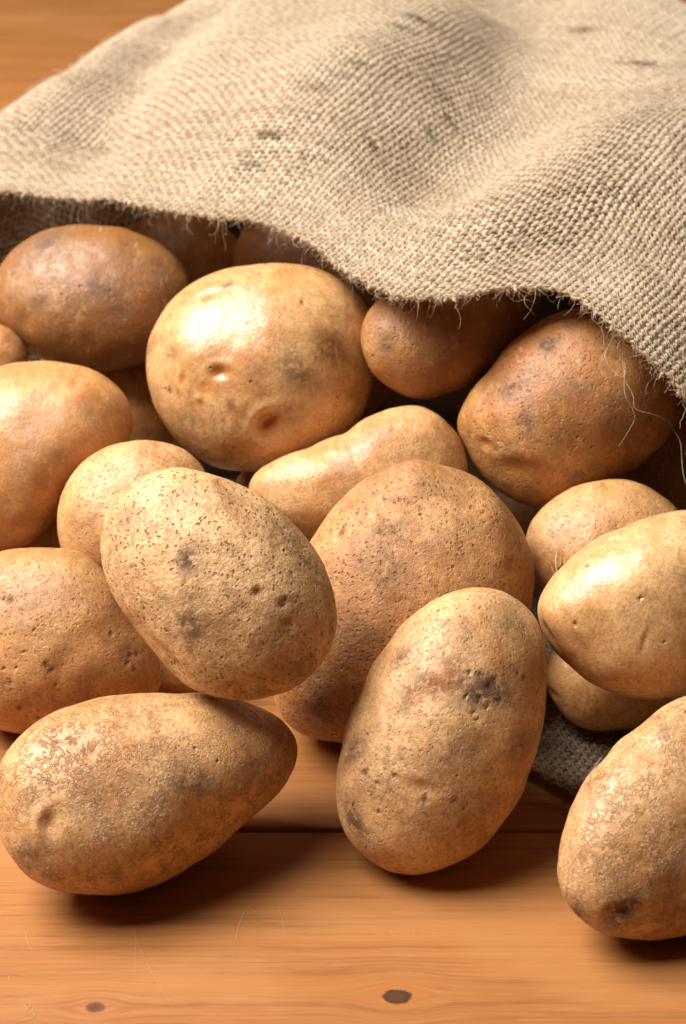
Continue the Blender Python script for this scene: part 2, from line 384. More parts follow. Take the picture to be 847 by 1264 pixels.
# ------------------------------------------------------------------ potatoes
# every potato: centre (photo px), depth along the view (m), lean (depth gain along its own x, y), thickness ratio,
# outline points, surface (russet, netting, dirt, tone, gloss), marks, label
#POTATO-TABLE
POT = {
'FL': dict(c=(180, 980), d=.6847, lean=(-.30, -.15), th=.90, o=[(-2, 985), (5, 940), (40, 897), (100, 870), (160, 859), (220, 857), (295, 864), (350, 880), (377, 912), (367, 954), (332, 990), (290, 1025), (240, 1065), (180, 1095), (110, 1103), (50, 1090), (15, 1055)],
    s=(.2, .9, .42, .58, .4), label='long rough netted potato lying on the bare planks below the pitted egg-shaped one',
    m=[('e', 67, 1015, 14, 3.2, 70, 1.25), ('s', 67, 1017, 8, .4), ('b', 80, 1020, 24, .5), ('d', 232, 962, 22, .9), ('d', 40, 1050, 26, .5), ('d', 150, 1070, 22, .5), ('d', 60, 900, 30, .35), ('e', 225, 872, 12, .8, 20, 2.5), ('d', 350, 890, 18, .4)]),
'FM': dict(c=(545, 900), d=.6947, lean=(0, -.10), th=.88, o=[(412, 985), (425, 925), (447, 860), (480, 795), (520, 750), (565, 723), (610, 720), (648, 742), (668, 785), (674, 840), (668, 900), (650, 960), (620, 1015), (580, 1058), (535, 1077), (495, 1079), (455, 1062), (425, 1030)],
    s=(.5, .2, .6, .68, .4), label='upright leaning potato smeared with black soil specks, its foot on the planks',
    m=[('d', 560, 838, 22, 1.0), ('d', 535, 843, 22, 1.0), ('d', 510, 854, 20, .8), ('s', 545, 842, 26, .5), ('s', 515, 855, 18, .4), ('d', 600, 853, 26, 1.3), ('p', 604, 850, 7), ('p', 592, 861, 5), ('p', 616, 868, 5), ('p', 575, 862, 4), ('p', 583, 878, 4), ('p', 587, 887, 4), ('p', 600, 875, 4), ('p', 610, 842, 4), ('p', 646, 838, 4), ('p', 638, 834, 3), ('p', 579, 832, 5), ('p', 590, 833, 5), ('p', 451, 953, 6), ('p', 466, 965, 4), ('p', 438, 990, 3), ('p', 470, 998, 3), ('p', 490, 958, 4), ('e', 525, 973, 13, 1.5, -25, 2.4), ('p', 528, 985, 6), ('p', 560, 985, 5), ('p', 571, 994, 4), ('d', 440, 1012, 22, 1.1), ('d', 440, 925, 20, .9), ('d', 495, 815, 16, .8), ('d', 640, 920, 20, .7), ('d', 560, 930, 30, .5), ('d', 590, 1020, 40, .5), ('d', 630, 770, 24, .5)]),
'FR': dict(c=(830, 1015), d=.6697, lean=(-.25, -.20), th=.88, o=[(690, 1080), (698, 1030), (715, 985), (745, 940), (790, 898), (847, 858), (900, 850), (945, 880), (965, 940), (950, 1020), (915, 1090), (870, 1140), (820, 1158), (770, 1158), (725, 1140), (700, 1112)],
    s=(.2, .65, .5, .62, .4), label='big flaky potato with a dark eye on the planks before the smooth pale one',
    m=[('e', 772, 1122, 16, 2.2, 10, 1.5), ('d', 772, 1120, 26, 1.1), ('p', 775, 1121, 6), ('d', 715, 1120, 20, .8), ('e', 815, 930, 34, 1.3, -30, 3.0), ('d', 820, 905, 14, .7), ('d', 770, 990, 26, .4), ('d', 820, 1090, 36, .45), ('d', 755, 1080, 20, .3)]),
'A': dict(c=(270, 722), d=.6830, lean=(.0, -.05), th=.82, o=[(123, 675), (130, 632), (160, 595), (205, 579), (250, 583), (305, 605), (355, 640), (392, 685), (412, 735), (415, 775), (400, 815), (370, 845), (330, 863), (285, 862), (240, 850), (200, 815), (165, 770), (135, 720)],
    s=(.95, .25, .42, 1.0, .5), label='egg-shaped tan potato covered in brown pits, propped on top of the netted one',
    m=[('e', 317, 730, 7, 1.5, 0, 1.2), ('s', 317, 729, 6, .8), ('e', 348, 742, 9, 1.0, 20, 1.4), ('p', 346, 747, 4), ('p', 351, 739, 3), ('e', 353, 768, 6, 1.0, 0, 1.2), ('d', 236, 692, 16, 1.0), ('d', 235, 768, 24, .9), ('d', 202, 740, 10, .6), ('e', 214, 815, 20, 2.0, -60, 2.4), ('e', 405, 770, 12, 1.2, -70, 2.0), ('d', 350, 662, 28, .6), ('d', 375, 695, 22, .6), ('s', 276, 600, 14, .4), ('e', 275, 601, 9, .9, -20, 2.0), ('d', 150, 650, 24, .45), ('d', 375, 820, 24, .5)]),
'E': dict(c=(505, 745), d=.7497, lean=(0, .0), th=.80, o=[(392, 650), (425, 608), (470, 580), (515, 571), (560, 580), (605, 605), (640, 650), (656, 695), (655, 750), (640, 820), (590, 880), (500, 915), (420, 918), (365, 905), (340, 870), (345, 800), (365, 720)],
    s=(.95, .25, .5, .25, .22), label='large rough brown potato behind the upright soil-specked one',
    m=[('e', 502, 626, 16, 2.0, -28, 2.2), ('d', 475, 655, 14, .7), ('d', 480, 700, 36, .5), ('e', 424, 660, 8, 1.5, 60, 1.4), ('p', 424, 660, 5), ('e', 638, 672, 14, 1.2, 60, 1.8), ('d', 440, 780, 30, .5), ('d', 400, 870, 26, .7), ('e', 625, 700, 12, 1, 0, 1.2), ('b', 514, 578, 26, 2.2), ('b', 610, 640, 34, 1.6), ('e', 560, 600, 30, 2.0, 40, 1.6), ('b', 430, 690, 34, 1.4)]),
'LM': dict(c=(65, 790), d=.7537, lean=(0, 0), th=.90, o=[(-60, 760), (-40, 705), (0, 681), (50, 676), (100, 682), (140, 715), (170, 770), (195, 820), (200, 845), (185, 868), (140, 885), (80, 900), (30, 905), (-20, 895), (-55, 840)],
    s=(.5, .15, .4, .28, .3), label='potato dotted with black pits lying left of the pitted egg-shaped one',
    m=[('e', 78, 818, 20, 1.2, 65, 1.6), ('p', 56, 818, 6), ('p', 63, 827, 5), ('p', 14, 742, 6), ('p', 5, 741, 4), ('p', 160, 808, 4), ('p', 155, 818, 4), ('p', 166, 806, 4), ('p', 164, 827, 4), ('p', 7, 823, 3), ('p', 15, 840, 4), ('p', 25, 872, 5), ('p', 30, 806, 3), ('p', 43, 780, 3), ('p', 137, 782, 4), ('p', 20, 824, 3), ('p', 70, 845, 3), ('d', 100, 860, 26, .4), ('d', 30, 760, 40, .25), ('d', 150, 805, 16, .5)]),
'CL': dict(c=(165, 640), d=.7751, lean=(0, 0), th=.9, o=[(68, 650), (78, 605), (105, 568), (150, 546), (190, 543), (225, 555), (250, 578), (265, 640), (250, 695), (205, 725), (135, 725), (82, 695)],
    s=(.55, .1, .18, .62, .3), label='small round pale potato tucked behind the pitted egg-shaped one', m=[('d', 175, 570, 14, .4), ('d', 90, 640, 20, .3)]),
'LU': dict(c=(40, 565), d=.8061, lean=(0, 0), th=.9, o=[(165, 515), (155, 487), (125, 462), (80, 449), (40, 448), (0, 455), (-50, 480), (-85, 540), (-85, 610), (-50, 660), (0, 680), (40, 672), (62, 645), (95, 612), (135, 580), (158, 548)],
    s=(.1, .1, .35, .30, .55), label='smooth orange-tan potato below the dark one in the sack corner', m=[('d', 112, 510, 12, .4), ('d', 40, 575, 30, .4), ('d', 70, 560, 14, .5), ('s', 110, 560, 30, .25), ('b', 20, 500, 30, 1)]),
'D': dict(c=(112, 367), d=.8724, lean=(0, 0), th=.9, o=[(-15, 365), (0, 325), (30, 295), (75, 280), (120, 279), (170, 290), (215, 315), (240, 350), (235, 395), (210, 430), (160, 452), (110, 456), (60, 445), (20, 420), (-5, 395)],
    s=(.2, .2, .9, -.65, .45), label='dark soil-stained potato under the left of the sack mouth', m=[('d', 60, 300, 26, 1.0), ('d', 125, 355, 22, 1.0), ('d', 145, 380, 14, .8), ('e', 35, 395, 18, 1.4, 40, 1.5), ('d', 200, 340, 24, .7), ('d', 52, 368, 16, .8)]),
'B': dict(c=(320, 455), d=.8177, lean=(0, 0), th=.85, o=[(180, 445), (188, 405), (215, 367), (260, 338), (315, 328), (370, 330), (420, 345), (455, 385), (465, 440), (455, 490), (425, 540), (380, 572), (320, 583), (265, 575), (220, 545), (190, 500)],
    s=(.08, .1, .5, .62, 1.0), label='large smooth yellowish potato with several orange eyes in the middle of the sack mouth',
    m=[('e', 331, 521, 15, 4.6, 45, 1.15), ('s', 334, 524, 15, 1.2), ('b', 318, 506, 12, .7), ('e', 308, 512, 16, .9, 60, 1.6), ('e', 271, 459, 10, 2.6, 0, 1.3), ('s', 270, 459, 8, 1.0), ('s', 254, 478, 7, 1.0), ('e', 254, 476, 6, .9, 0, 1.2), ('s', 250, 496, 6, .9), ('e', 250, 496, 6, .9, 0, 1.2), ('s', 228, 466, 6, .8), ('e', 228, 466, 6, .8, 80, 1.6), ('p', 211, 482, 4), ('d', 215, 437, 10, .6), ('e', 262, 365, 12, .9, 10, 2.4), ('s', 258, 370, 10, .6), ('d', 280, 355, 9, .9), ('d', 365, 458, 24, .8), ('d', 287, 500, 8, .8), ('d', 408, 430, 26, .8), ('p', 371, 377, 4), ('d', 232, 520, 16, .5), ('d', 357, 510, 18, .5), ('b', 245, 440, 26, .6)]),
'F': dict(c=(550, 420), d=.8040, lean=(-.25, .05), th=.95, o=[(447, 415), (455, 385), (480, 362), (530, 350), (590, 338), (640, 340), (670, 355), (665, 385), (640, 425), (600, 460), (550, 486), (510, 492), (475, 475), (455, 450)],
    s=(.6, .15, .5, -.35, .3), label='small brown potato poking out right under the hem of the sack', m=[('d', 478, 424, 12, .8), ('d', 545, 440, 30, .4), ('d', 500, 470, 20, .4)]),
'G': dict(c=(700, 500), d=.7921, lean=(.05, .05), th=.9, o=[(563, 525), (575, 490), (605, 455), (650, 410), (690, 385), (730, 378), (780, 385), (825, 410), (845, 455), (838, 510), (800, 565), (755, 600), (700, 622), (655, 627), (615, 605), (580, 565)],
    s=(.6, .1, .6, .10, .5), label='large brown potato under the drooping hem, with a stray jute thread across it',
    m=[('e', 603, 547, 9, 1.8, 0, 1.3), ('s', 603, 547, 8, .8), ('e', 645, 578, 22, 2.0, 10, 1.6), ('s', 645, 578, 22, .4), ('e', 600, 500, 16, 1.3, 60, 3.0), ('d', 677, 427, 14, 1.1), ('d', 632, 483, 12, .9), ('d', 625, 485, 10, .8), ('d', 707, 403, 12, .9), ('d', 715, 480, 14, .7), ('d', 655, 520, 18, .8), ('d', 725, 578, 16, .7), ('d', 582, 540, 10, .7), ('d', 760, 500, 30, .5)]),
'H': dict(c=(447, 588), d=.7900, lean=(0, 0), th=.9, o=[(304, 604), (314, 582), (340, 568), (383, 556), (428, 536), (466, 511), (510, 502), (545, 512), (568, 540), (576, 580), (570, 620), (530, 645), (470, 655), (420, 658), (370, 658), (322, 640)],
    s=(.2, .1, .2, .62, .45), label='pale pear-shaped potato wedged below the large smooth yellowish one', m=[('d', 420, 580, 22, .2)]),
'I': dict(c=(750, 685), d=.7690, lean=(0, 0), th=.9, o=[(647, 665), (665, 630), (700, 605), (750, 594), (800, 602), (840, 630), (855, 690), (830, 745), (770, 765), (700, 758), (660, 730)],
    s=(.4, .1, .2, .45, .35), label='round tan potato behind the smooth pale one, below the drooping hem', m=[('d', 700, 650, 20, .2)]),
'J': dict(c=(795, 748), d=.7120, lean=(0, 0), th=.88, o=[(661, 750), (680, 715), (720, 680), (770, 652), (820, 636), (880, 632), (930, 655), (945, 710), (930, 780), (890, 835), (840, 858), (780, 860), (730, 845), (697, 815), (672, 782)],
    s=(.06, .1, .28, .85, .9), label='smooth pale yellow potato with a short scar, resting above a shaded small one',
    m=[('e', 796, 790, 8, .8, 75, 3.2), ('e', 680, 785, 13, 2.0, -50, 2.0), ('d', 677, 777, 12, .8), ('e', 757, 668, 13, 1.2, -20, 2.0), ('p', 713, 769, 4), ('d', 710, 705, 12, .3), ('p', 790, 738, 3), ('p', 820, 792, 3), ('d', 830, 760, 20, .3)]),
'K': dict(c=(750, 842), d=.7517, lean=(0, 0), th=.9, o=[(672, 835), (685, 800), (750, 785), (810, 790), (835, 830), (815, 880), (760, 900), (715, 897), (690, 875)],
    s=(.1, .1, .2, .35, .6), label='small potato in shadow underneath the smooth pale one', m=[('e', 682, 856, 8, 1, 0, 1.2)]),
'M': dict(c=(228, 815), d=.7780, lean=(0, 0), th=.8, o=[(165, 815), (180, 780), (228, 768), (275, 780), (290, 815), (278, 850), (228, 862), (180, 852)],
    s=(.2, .1, .2, .42, .5), label='small pale potato half hidden between the pitted egg-shaped and the black-dotted ones', m=[]),
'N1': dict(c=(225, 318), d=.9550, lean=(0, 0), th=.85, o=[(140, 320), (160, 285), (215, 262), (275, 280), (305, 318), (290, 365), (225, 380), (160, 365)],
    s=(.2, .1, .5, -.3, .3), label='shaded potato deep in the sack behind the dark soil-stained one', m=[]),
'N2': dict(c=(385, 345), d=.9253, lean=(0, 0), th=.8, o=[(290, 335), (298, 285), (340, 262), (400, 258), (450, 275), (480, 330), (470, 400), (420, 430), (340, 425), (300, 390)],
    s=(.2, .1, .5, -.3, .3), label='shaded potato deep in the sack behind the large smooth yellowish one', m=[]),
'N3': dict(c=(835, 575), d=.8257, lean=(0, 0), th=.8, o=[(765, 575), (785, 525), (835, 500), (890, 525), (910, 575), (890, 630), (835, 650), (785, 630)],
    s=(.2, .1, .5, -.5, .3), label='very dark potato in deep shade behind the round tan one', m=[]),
'N4': dict(c=(-10, 440), d=.8601, lean=(0, 0), th=.8, o=[(-65, 440), (-50, 410), (-10, 398), (20, 412), (34, 440), (20, 475), (-10, 490), (-50, 475)],
    s=(.2, .1, .5, .2, .3), label='small shaded potato peeking between the dark stained and smooth orange-tan ones', m=[]),
'S1': dict(c=(95, 527), d=.8977, lean=(0, 0), th=.85, o=[(225, 492), (187, 449), (113, 436), (33, 457), (-23, 506), (-35, 562), (3, 606), (76, 619), (156, 597), (213, 549)],
    s=(.2, .1, .5, .15, .3), label='shaded potato deep beneath the dark soil-stained one', m=[]),
'S4': dict(c=(368, 474), d=.9513, lean=(0, 0), th=.85, o=[(503, 450), (471, 419), (400, 410), (316, 424), (253, 458), (233, 497), (265, 528), (336, 537), (420, 523), (484, 489)],
    s=(.2, .1, .5, .15, .3), label='shaded potato lying at the bottom deep inside the sack', m=[]),
'W1': dict(c=(-235, 656), d=.8190, lean=(0, 0), th=.85, o=[(-101, 594), (-152, 551), (-235, 548), (-318, 587), (-369, 652), (-369, 719), (-318, 762), (-235, 764), (-152, 726), (-101, 661)],  # out of frame, added to block key light from the gaps
    s=(.2, .1, .5, .15, .3), label='unseen potato added left of the smooth orange-tan one to block light', m=[]),
'W2': dict(c=(-181, 524), d=.8910, lean=(0, 0), th=.85, o=[(-50, 559), (-60, 495), (-116, 442), (-197, 421), (-272, 438), (-313, 489), (-303, 552), (-247, 605), (-166, 627), (-91, 609)],  # added out of view as a light blocker on the left
    s=(.2, .1, .5, .15, .3), label='unseen potato added in the sack corner to block light from the left', m=[]),
'W3': dict(c=(-212, 410), d=.8480, lean=(0, 0), th=.85, o=[(-90, 388), (-122, 345), (-188, 327), (-264, 341), (-320, 380), (-335, 431), (-303, 474), (-237, 492), (-161, 478), (-105, 439)],  # added out of view, stacked to keep the key off the sack corner
    s=(.2, .1, .5, .15, .3), label='unseen potato added on another in the sack corner to shade the dark stained one', m=[]),
'S2': dict(c=(381, 635), d=.8470, lean=(0, 0), th=.85, o=[(472, 673), (467, 625), (429, 581), (373, 558), (320, 563), (290, 596), (294, 643), (332, 687), (389, 711), (441, 705)],  # hidden support added to stop light in the gap, coloured dark as shade
    s=(.3, .1, .6, -.8, .1), label='hidden filler potato added beneath the large smooth yellowish one to block light', m=[]),
'S3': dict(c=(685, 628), d=.8540, lean=(0, 0), th=.85, o=[(794, 609), (766, 570), (707, 553), (639, 565), (589, 601), (576, 647), (604, 687), (663, 703), (731, 692), (781, 655)],  # added below as support and light blocker, dark colour deepens the gap's shade
    s=(.3, .1, .6, -.8, .1), label='hidden filler potato added beneath the large brown one to block light', m=[]),
'S6': dict(c=(54, 657), d=.8454, lean=(0, 0), th=.85, o=[(153, 640), (127, 607), (74, 593), (13, 604), (-31, 635), (-43, 674), (-18, 707), (34, 721), (95, 710), (140, 679)],  # added under its neighbour to fill the gap, toned dark in place of shade
    s=(.3, .1, .6, -.8, .1), label='hidden filler potato added beneath the smooth orange-tan one to block light', m=[]),
}
#END-TABLE
PART_RES = {'S2': 28, 'S3': 28, 'S6': 28, 'W1': 28, 'W2': 28, 'W3': 28, 'S1': 32, 'S4': 28, 'N1': 36, 'N2': 36, 'N3': 32, 'N4': 32, 'M': 40, 'K': 44, 'F': 56}

def cube_sphere(n):
    t = np.tan(np.linspace(-math.pi / 4, math.pi / 4, n + 1))
    A, B = np.meshgrid(t, t, indexing='ij'); one = np.ones_like(A)
    faces, verts = [], []
    idx = np.arange((n + 1) ** 2).reshape(n + 1, n + 1)
    q = np.stack([idx[:-1, :-1], idx[1:, :-1], idx[1:, 1:], idx[:-1, 1:]], -1).reshape(-1, 4)
    for k, (x, y, z) in enumerate([(one, A, B), (-one, B, A), (B, one, A), (A, -one, B), (A, B, one), (B, A, -one)]):
        verts.append(np.stack([x, y, z], -1).reshape(-1, 3)); faces.append(q + k * (n + 1) ** 2)
    v = np.concatenate(verts); f = np.concatenate(faces)
    v /= np.linalg.norm(v, axis=1)[:, None]
    _, first, inv = np.unique(np.round(v, 6), axis=0, return_index=True, return_inverse=True)
    return v[first], inv.reshape(-1)[f]
_cs = {}
def vert_normals(v, f):
    fn = np.cross(v[f[:, 2]] - v[f[:, 0]], v[f[:, 3]] - v[f[:, 1]])
    n = np.zeros_like(v)
    for k in range(4): np.add.at(n, f[:, k], fn)
    return n / (np.linalg.norm(n, axis=1)[:, None] + 1e-20)

class Shape:
    """a lumpy solid of revolution-like body: outline radius in its own x-y plane, thickness along its third axis"""
    def __init__(s, key):
        p = POT[key]; s.p = p; s.key = key
        s.set_depth(p['d'])
        o = np.array(p['o'], float) - p['c']; o[:, 1] *= -1
        th = np.arctan2(o[:, 1], o[:, 0]); r = np.hypot(o[:, 0], o[:, 1])
        k = np.argsort(th); th, r = th[k], r[k]
        g = np.linspace(-math.pi, math.pi, 721)
        rr = np.interp(g, np.concatenate([th - 2 * math.pi, th, th + 2 * math.pi]), np.tile(r, 3))[:-1]
        w = np.exp(-0.5 * (np.arange(-40, 41) / 11.0) ** 2); w /= w.sum()
        rr = np.convolve(np.tile(rr, 3), w, 'same')[720:1440]
        s.R = np.append(rr, rr[0]); s.g = g
        ww = [(abs(np.cos(a) * o[:, 0] + np.sin(a) * o[:, 1])).max() for a in np.linspace(0, math.pi, 36)]
        s.thick = min(ww) * p['th']
    def set_depth(s, d):
        s.d = d; s.s = d / FPX
        s.centre = CO + ray(*s.p['c']) * d
        v = -ray(*s.p['c']); v = v / np.linalg.norm(v)
        s.basis = np.stack([CX, CY, v], 1)
        s.inv = np.linalg.inv(s.basis)
    def radius(s, th): return np.interp(th, s.g, s.R)
    def local(s, u):
        th = np.arctan2(u[:, 1], u[:, 0])
        r = s.radius(th)
        q = np.stack([u[:, 0] * r, u[:, 1] * r, u[:, 2] * s.thick], 1)
        q[:, 2] += s.p['lean'][0] * q[:, 0] - s.p['lean'][1] * 0 + s.p['lean'][1] * q[:, 1]
        return q
    def world(s, q): return (q * s.s) @ s.basis.T           # offset from the centre
    def inside(s, w):
        q = (w - s.centre) @ s.inv.T / s.s
        q[:, 2] -= s.p['lean'][0] * q[:, 0] + s.p['lean'][1] * q[:, 1]
        r = s.radius(np.arctan2(q[:, 1], q[:, 0]))
        return np.sqrt((q[:, 0] ** 2 + q[:, 1] ** 2) / r ** 2 + (q[:, 2] / s.thick) ** 2)
    def at_px(s, x, y):
        q = np.array([x - s.p['c'][0], s.p['c'][1] - y], float)
        rho = min(np.hypot(*q) / s.radius(math.atan2(q[1], q[0])), 0.985)
        return np.array([q[0], q[1], s.thick * math.sqrt(1 - rho * rho) + s.p['lean'][0] * q[0] + s.p['lean'][1] * q[1]])
#SHAPE-END

def make_potato(key, seed):
    sh = Shape(key); p = sh.p
    n = PART_RES.get(key, 61)
    if n not in _cs: _cs[n] = cube_sphere(n)
    u, f = _cs[n]
    v = sh.world(sh.local(u))
    if np.dot(np.cross(v[f[0, 1]] - v[f[0, 0]], v[f[0, 2]] - v[f[0, 0]]), v[f[0, 0]]) < 0: f = f[:, ::-1]
    r = np.random.default_rng(seed)
    nr = vert_normals(v, f)
    off = r.uniform(0, 90, 3)
    size = sh.thick * sh.s
    lump = 0.055 * size * perlin(v / (size * 0.95) + off) + 0.022 * size * perlin(v / (size * 0.4) + off * 1.7)
    lump += 0.00016 * perlin(v / 0.0042 + off * 2.1) + 0.0001 * (0.4 + p['s'][0] + p['s'][1]) * perlin(v / 0.0017 + off)
    v = v + nr * lump[:, None]
    soil = np.zeros(len(v)); pit = np.zeros(len(v)); sore = np.zeros(len(v))
    disp = np.zeros(len(v))
    marks = list(p['m'])
    view = sh.basis[:, 2]
    def apply(kind, P, N, rad, a, ang, asp):
        nonlocal soil, pit, sore, disp
        t1 = math.cos(ang) * CX + math.sin(ang) * CY
        t1 = t1 - N * (t1 @ N); t1 /= np.linalg.norm(t1); t2 = np.cross(N, t1)
        d = v - P
        near = (d * d).sum(1) < (rad * 3.2 * max(asp, 1)) ** 2
        facing = (nr @ N) > 0
        near &= facing
        du, dv = d[near] @ t1 / (rad * math.sqrt(asp)), d[near] @ t2 / (rad / math.sqrt(asp))
        dv = dv + 0.25 * du * du - 0.1
        q = du * du + dv * dv
        g = np.exp(-1.3 * q)
        if kind == 'e':
            brow = np.exp(-0.5 * (du / 1.25) ** 2 - 0.5 * ((dv - 1.15) / 0.38) ** 2)
            disp[near] += a * 0.00062 * (-g + 0.32 * brow)
            soil[near] = np.maximum(soil[near], 0.28 * np.exp(-1.5 * (du * du * 0.5 + (dv - 0.35) ** 2 * 3)))
        elif kind == 'd': soil[near] = np.maximum(soil[near], a * np.exp(-0.9 * q))
        elif kind == 's': sore[near] = np.maximum(sore[near], a * np.exp(-1.2 * q ** 1.5))
        elif kind == 'b': disp[near] += a * 0.001 * g
        elif kind == 'p':
            pit[near] = np.maximum(pit[near], np.clip(1.5 * np.exp(-1.2 * q) - 0.25, 0, 1)); disp[near] -= 0.00025 * g
    for m in marks:
        P = sh.world(sh.at_px(m[1], m[2])[None])[0]
        k = np.argmin(((v - P) ** 2).sum(1))
        P, N = v[k], nr[k]
        rad = m[3] * sh.s
        if m[0] == 'e': apply('e', P, N, rad, m[4], math.radians(m[5]), m[6])
        elif m[0] == 'p': apply('p', P, N, max(rad * 0.85, 0.0008), 1, r.uniform(0, 3), r.uniform(1, 1.5))
        else: apply(m[0], P, N, rad, m[4], r.uniform(0, 3.1), r.uniform(1, 1.7))
    back = np.flatnonzero(nr @ view < -0.25)
    for k in r.choice(back, 4, replace=False):                 # eyes and soil on the far side too
        apply('e', v[k], nr[k], 0.004, 1.3, r.uniform(0, 3), 1.6)
    for k in r.choice(back, 3, replace=False):
        apply('d', v[k], nr[k], 0.008, 0.7, r.uniform(0, 3), 1.4)
    v = v + nr * disp[:, None]
    low = (v[:, 2] + sh.centre[2]).min()
    o = mesh_obj('potato', v, f, M_POTATO, None, True, dict(soil=soil, pit=pit, sore=sore))
    o.location = sh.centre
    for kk, val in zip(('russet', 'netting', 'dirtiness', 'tone', 'gloss'), p['s']): o[kk] = float(val)
    tag(o, p['label'], 'potato', 'potatoes spilling from the sack')
    return o, sh
potatoes, shapes = {}, {}
for i, key in enumerate(POT):
    potatoes[key], shapes[key] = make_potato(key, 100 + i)
# a shred of peeled skin standing on the edge of the smooth pale potato
root = CO + ray(690, 712) * 0.712
h = Heap()
for (dx, dy, L, w) in ((-3, -32, 1, 1.5), (2, -38, 1, 1.7), (8, -24, 1, 1.2), (-9, -14, 1, .9)):
    e = CO + ray(690 + dx, 712 + dy) * 0.709
    pth = spline([root, root * 0.5 + e * 0.5 + np.array([0.0006, 0, 0.0003]) * (1 if dx > 0 else -1), e], 7)
    vv, ff = tube(pth, np.array([1.4, 1.5, 1.4, 1.2, .9, .6, .15]) * 0.0005 * w, 6, 0.25)
    h.add(vv - np.array(potatoes['J'].location), ff)
h.build('skin_flake', M_FLAKE, potatoes['J'])

# ------------------------------------------------------------------ the burlap sack
PHI = math.radians(29)                                     # the sack lies at a slant: its mouth faces front left
AC, AA = np.array([math.cos(PHI), -math.sin(PHI)]), np.array([math.sin(PHI), math.cos(PHI)])
ORG = np.array([0, 0.77])
def to_st(p):
    q = np.asarray(p)[..., :2] - ORG
    return q @ AC, q @ AA
def from_st(s, t, z):
    q = ORG + s[..., None] * AC + t[..., None] * AA
    return np.concatenate([q, z[..., None]], -1)
PITCH_Y, PITCH_T, PITCH_S = 0.0026, 0.0023, 0.0030        # mean yarn size; distance between weft rows and between warp yarns

RIM = [(0, 235, .118), (70, 240, .122), (140, 246, .126), (200, 263, .128), (250, 273, .130), (300, 272, .132), (350, 279, .133), (400, 310, .134),
       (440, 342, .135), (480, 362, .136), (530, 367, .137), (590, 361, .137), (650, 354, .136), (700, 363, .136), (735, 385, .135), (780, 425, .131), (815, 452, .125), (847, 476, .118)]
rp = np.array([on_z(*r) for r in RIM])
rs, rt = to_st(rp); rz = rp[:, 2]
S_L, S_R = -0.372, rs[-1] + 0.09
rs = np.concatenate([[S_L, -0.33, -0.28, -0.21], rs, [rs[-1] + 0.035, rs[-1] + 0.07, S_R]])
rt = np.concatenate([[-0.11, -0.10, -0.065, -0.022], rt, [rt[-1] - 0.02, rt[-1] - 0.04, rt[-1] - 0.06]])
rz = np.concatenate([[0.004, 0.045, 0.092, 0.110], rz, [0.085, 0.045, 0.006]])
gs = np.linspace(S_L, S_R, 600)
def sm_interp(y, k=9):
    v = np.interp(gs, rs, y); w = np.exp(-0.5 * (np.arange(-30, 31) / k) ** 2); w /= w.sum()
    return np.convolve(np.pad(v, 30, 'edge'), w, 'valid')
g_t, g_z = sm_interp(rt), sm_interp(rz)
t_rim = lambda s: np.interp(s, gs, g_t)
z_rim = lambda s: np.interp(s, gs, g_z)

def fold(pts, amp, width):
    """a long soft fold along a line on the sack, given where it runs"""
    st = np.stack(to_st(np.array([on_z(x, y, z) for x, y, z in pts])), 1)
    line = spline(st, 60)
    def f(s, t):
        d2 = np.full(s.shape, 1e9)
        for a in line: d2 = np.minimum(d2, (s - a[0]) ** 2 + (t - a[1]) ** 2)
        return amp * np.exp(-d2 / (2 * width * width))
    return f
FOLDS = [fold([(60, 205, .13), (130, 150, .13), (215, 60, .12), (280, 10, .12)], -0.017, 0.016),
         fold([(0, 190, .11), (90, 130, .11), (170, 50, .11)], 0.009, 0.016),
         fold([(330, 220, .14), (400, 130, .15), (480, 50, .16), (530, 0, .16)], 0.016, 0.030),
         fold([(550, 235, .14), (615, 150, .14), (645, 60, .14), (640, 0, .14)], -0.018, 0.024),
         fold([(600, 270, .14), (700, 220, .15), (800, 175, .155), (880, 140, .155)], 0.012, 0.028)]
H_TOP = 0.150
def height(s, tau):
    t = t_rim(s) + tau
    edge = -0.335 - 0.15 * (np.clip(t, -0.1, 0.4) - 0.15)
    qL = np.clip((s - edge) / 0.22, 0, 1); qR = np.clip((S_R - s) / 0.15, 0, 1)
    side = np.sin(qL * math.pi / 2) ** 0.75 * np.sin(qR * math.pi / 2) ** 0.7
    end = 1 - smooth(tau, 0.32, 0.50) * 0.97
    base = 0.004 + (H_TOP - 0.004) * side * end
    w = smooth(tau, 0.0, 0.13)
    z = z_rim(s) * (1 - w) * (1 - smooth(tau, .3, .6)) + base * w
    ff = sum(f(s, t) for f in FOLDS)
    z = z + ff * smooth(tau, 0.005, 0.07) * np.minimum(side, 1) * end
    q = np.stack([s.ravel(), t.ravel(), np.zeros(s.size)], 1)
    nz = (0.0032 * perlin(q / 0.045 + 5.3) + 0.0016 * perlin(q / 0.019 + 9.1)).reshape(s.shape)
    return np.maximum(z + nz * np.clip(z / 0.03, 0, 1), 0.003)

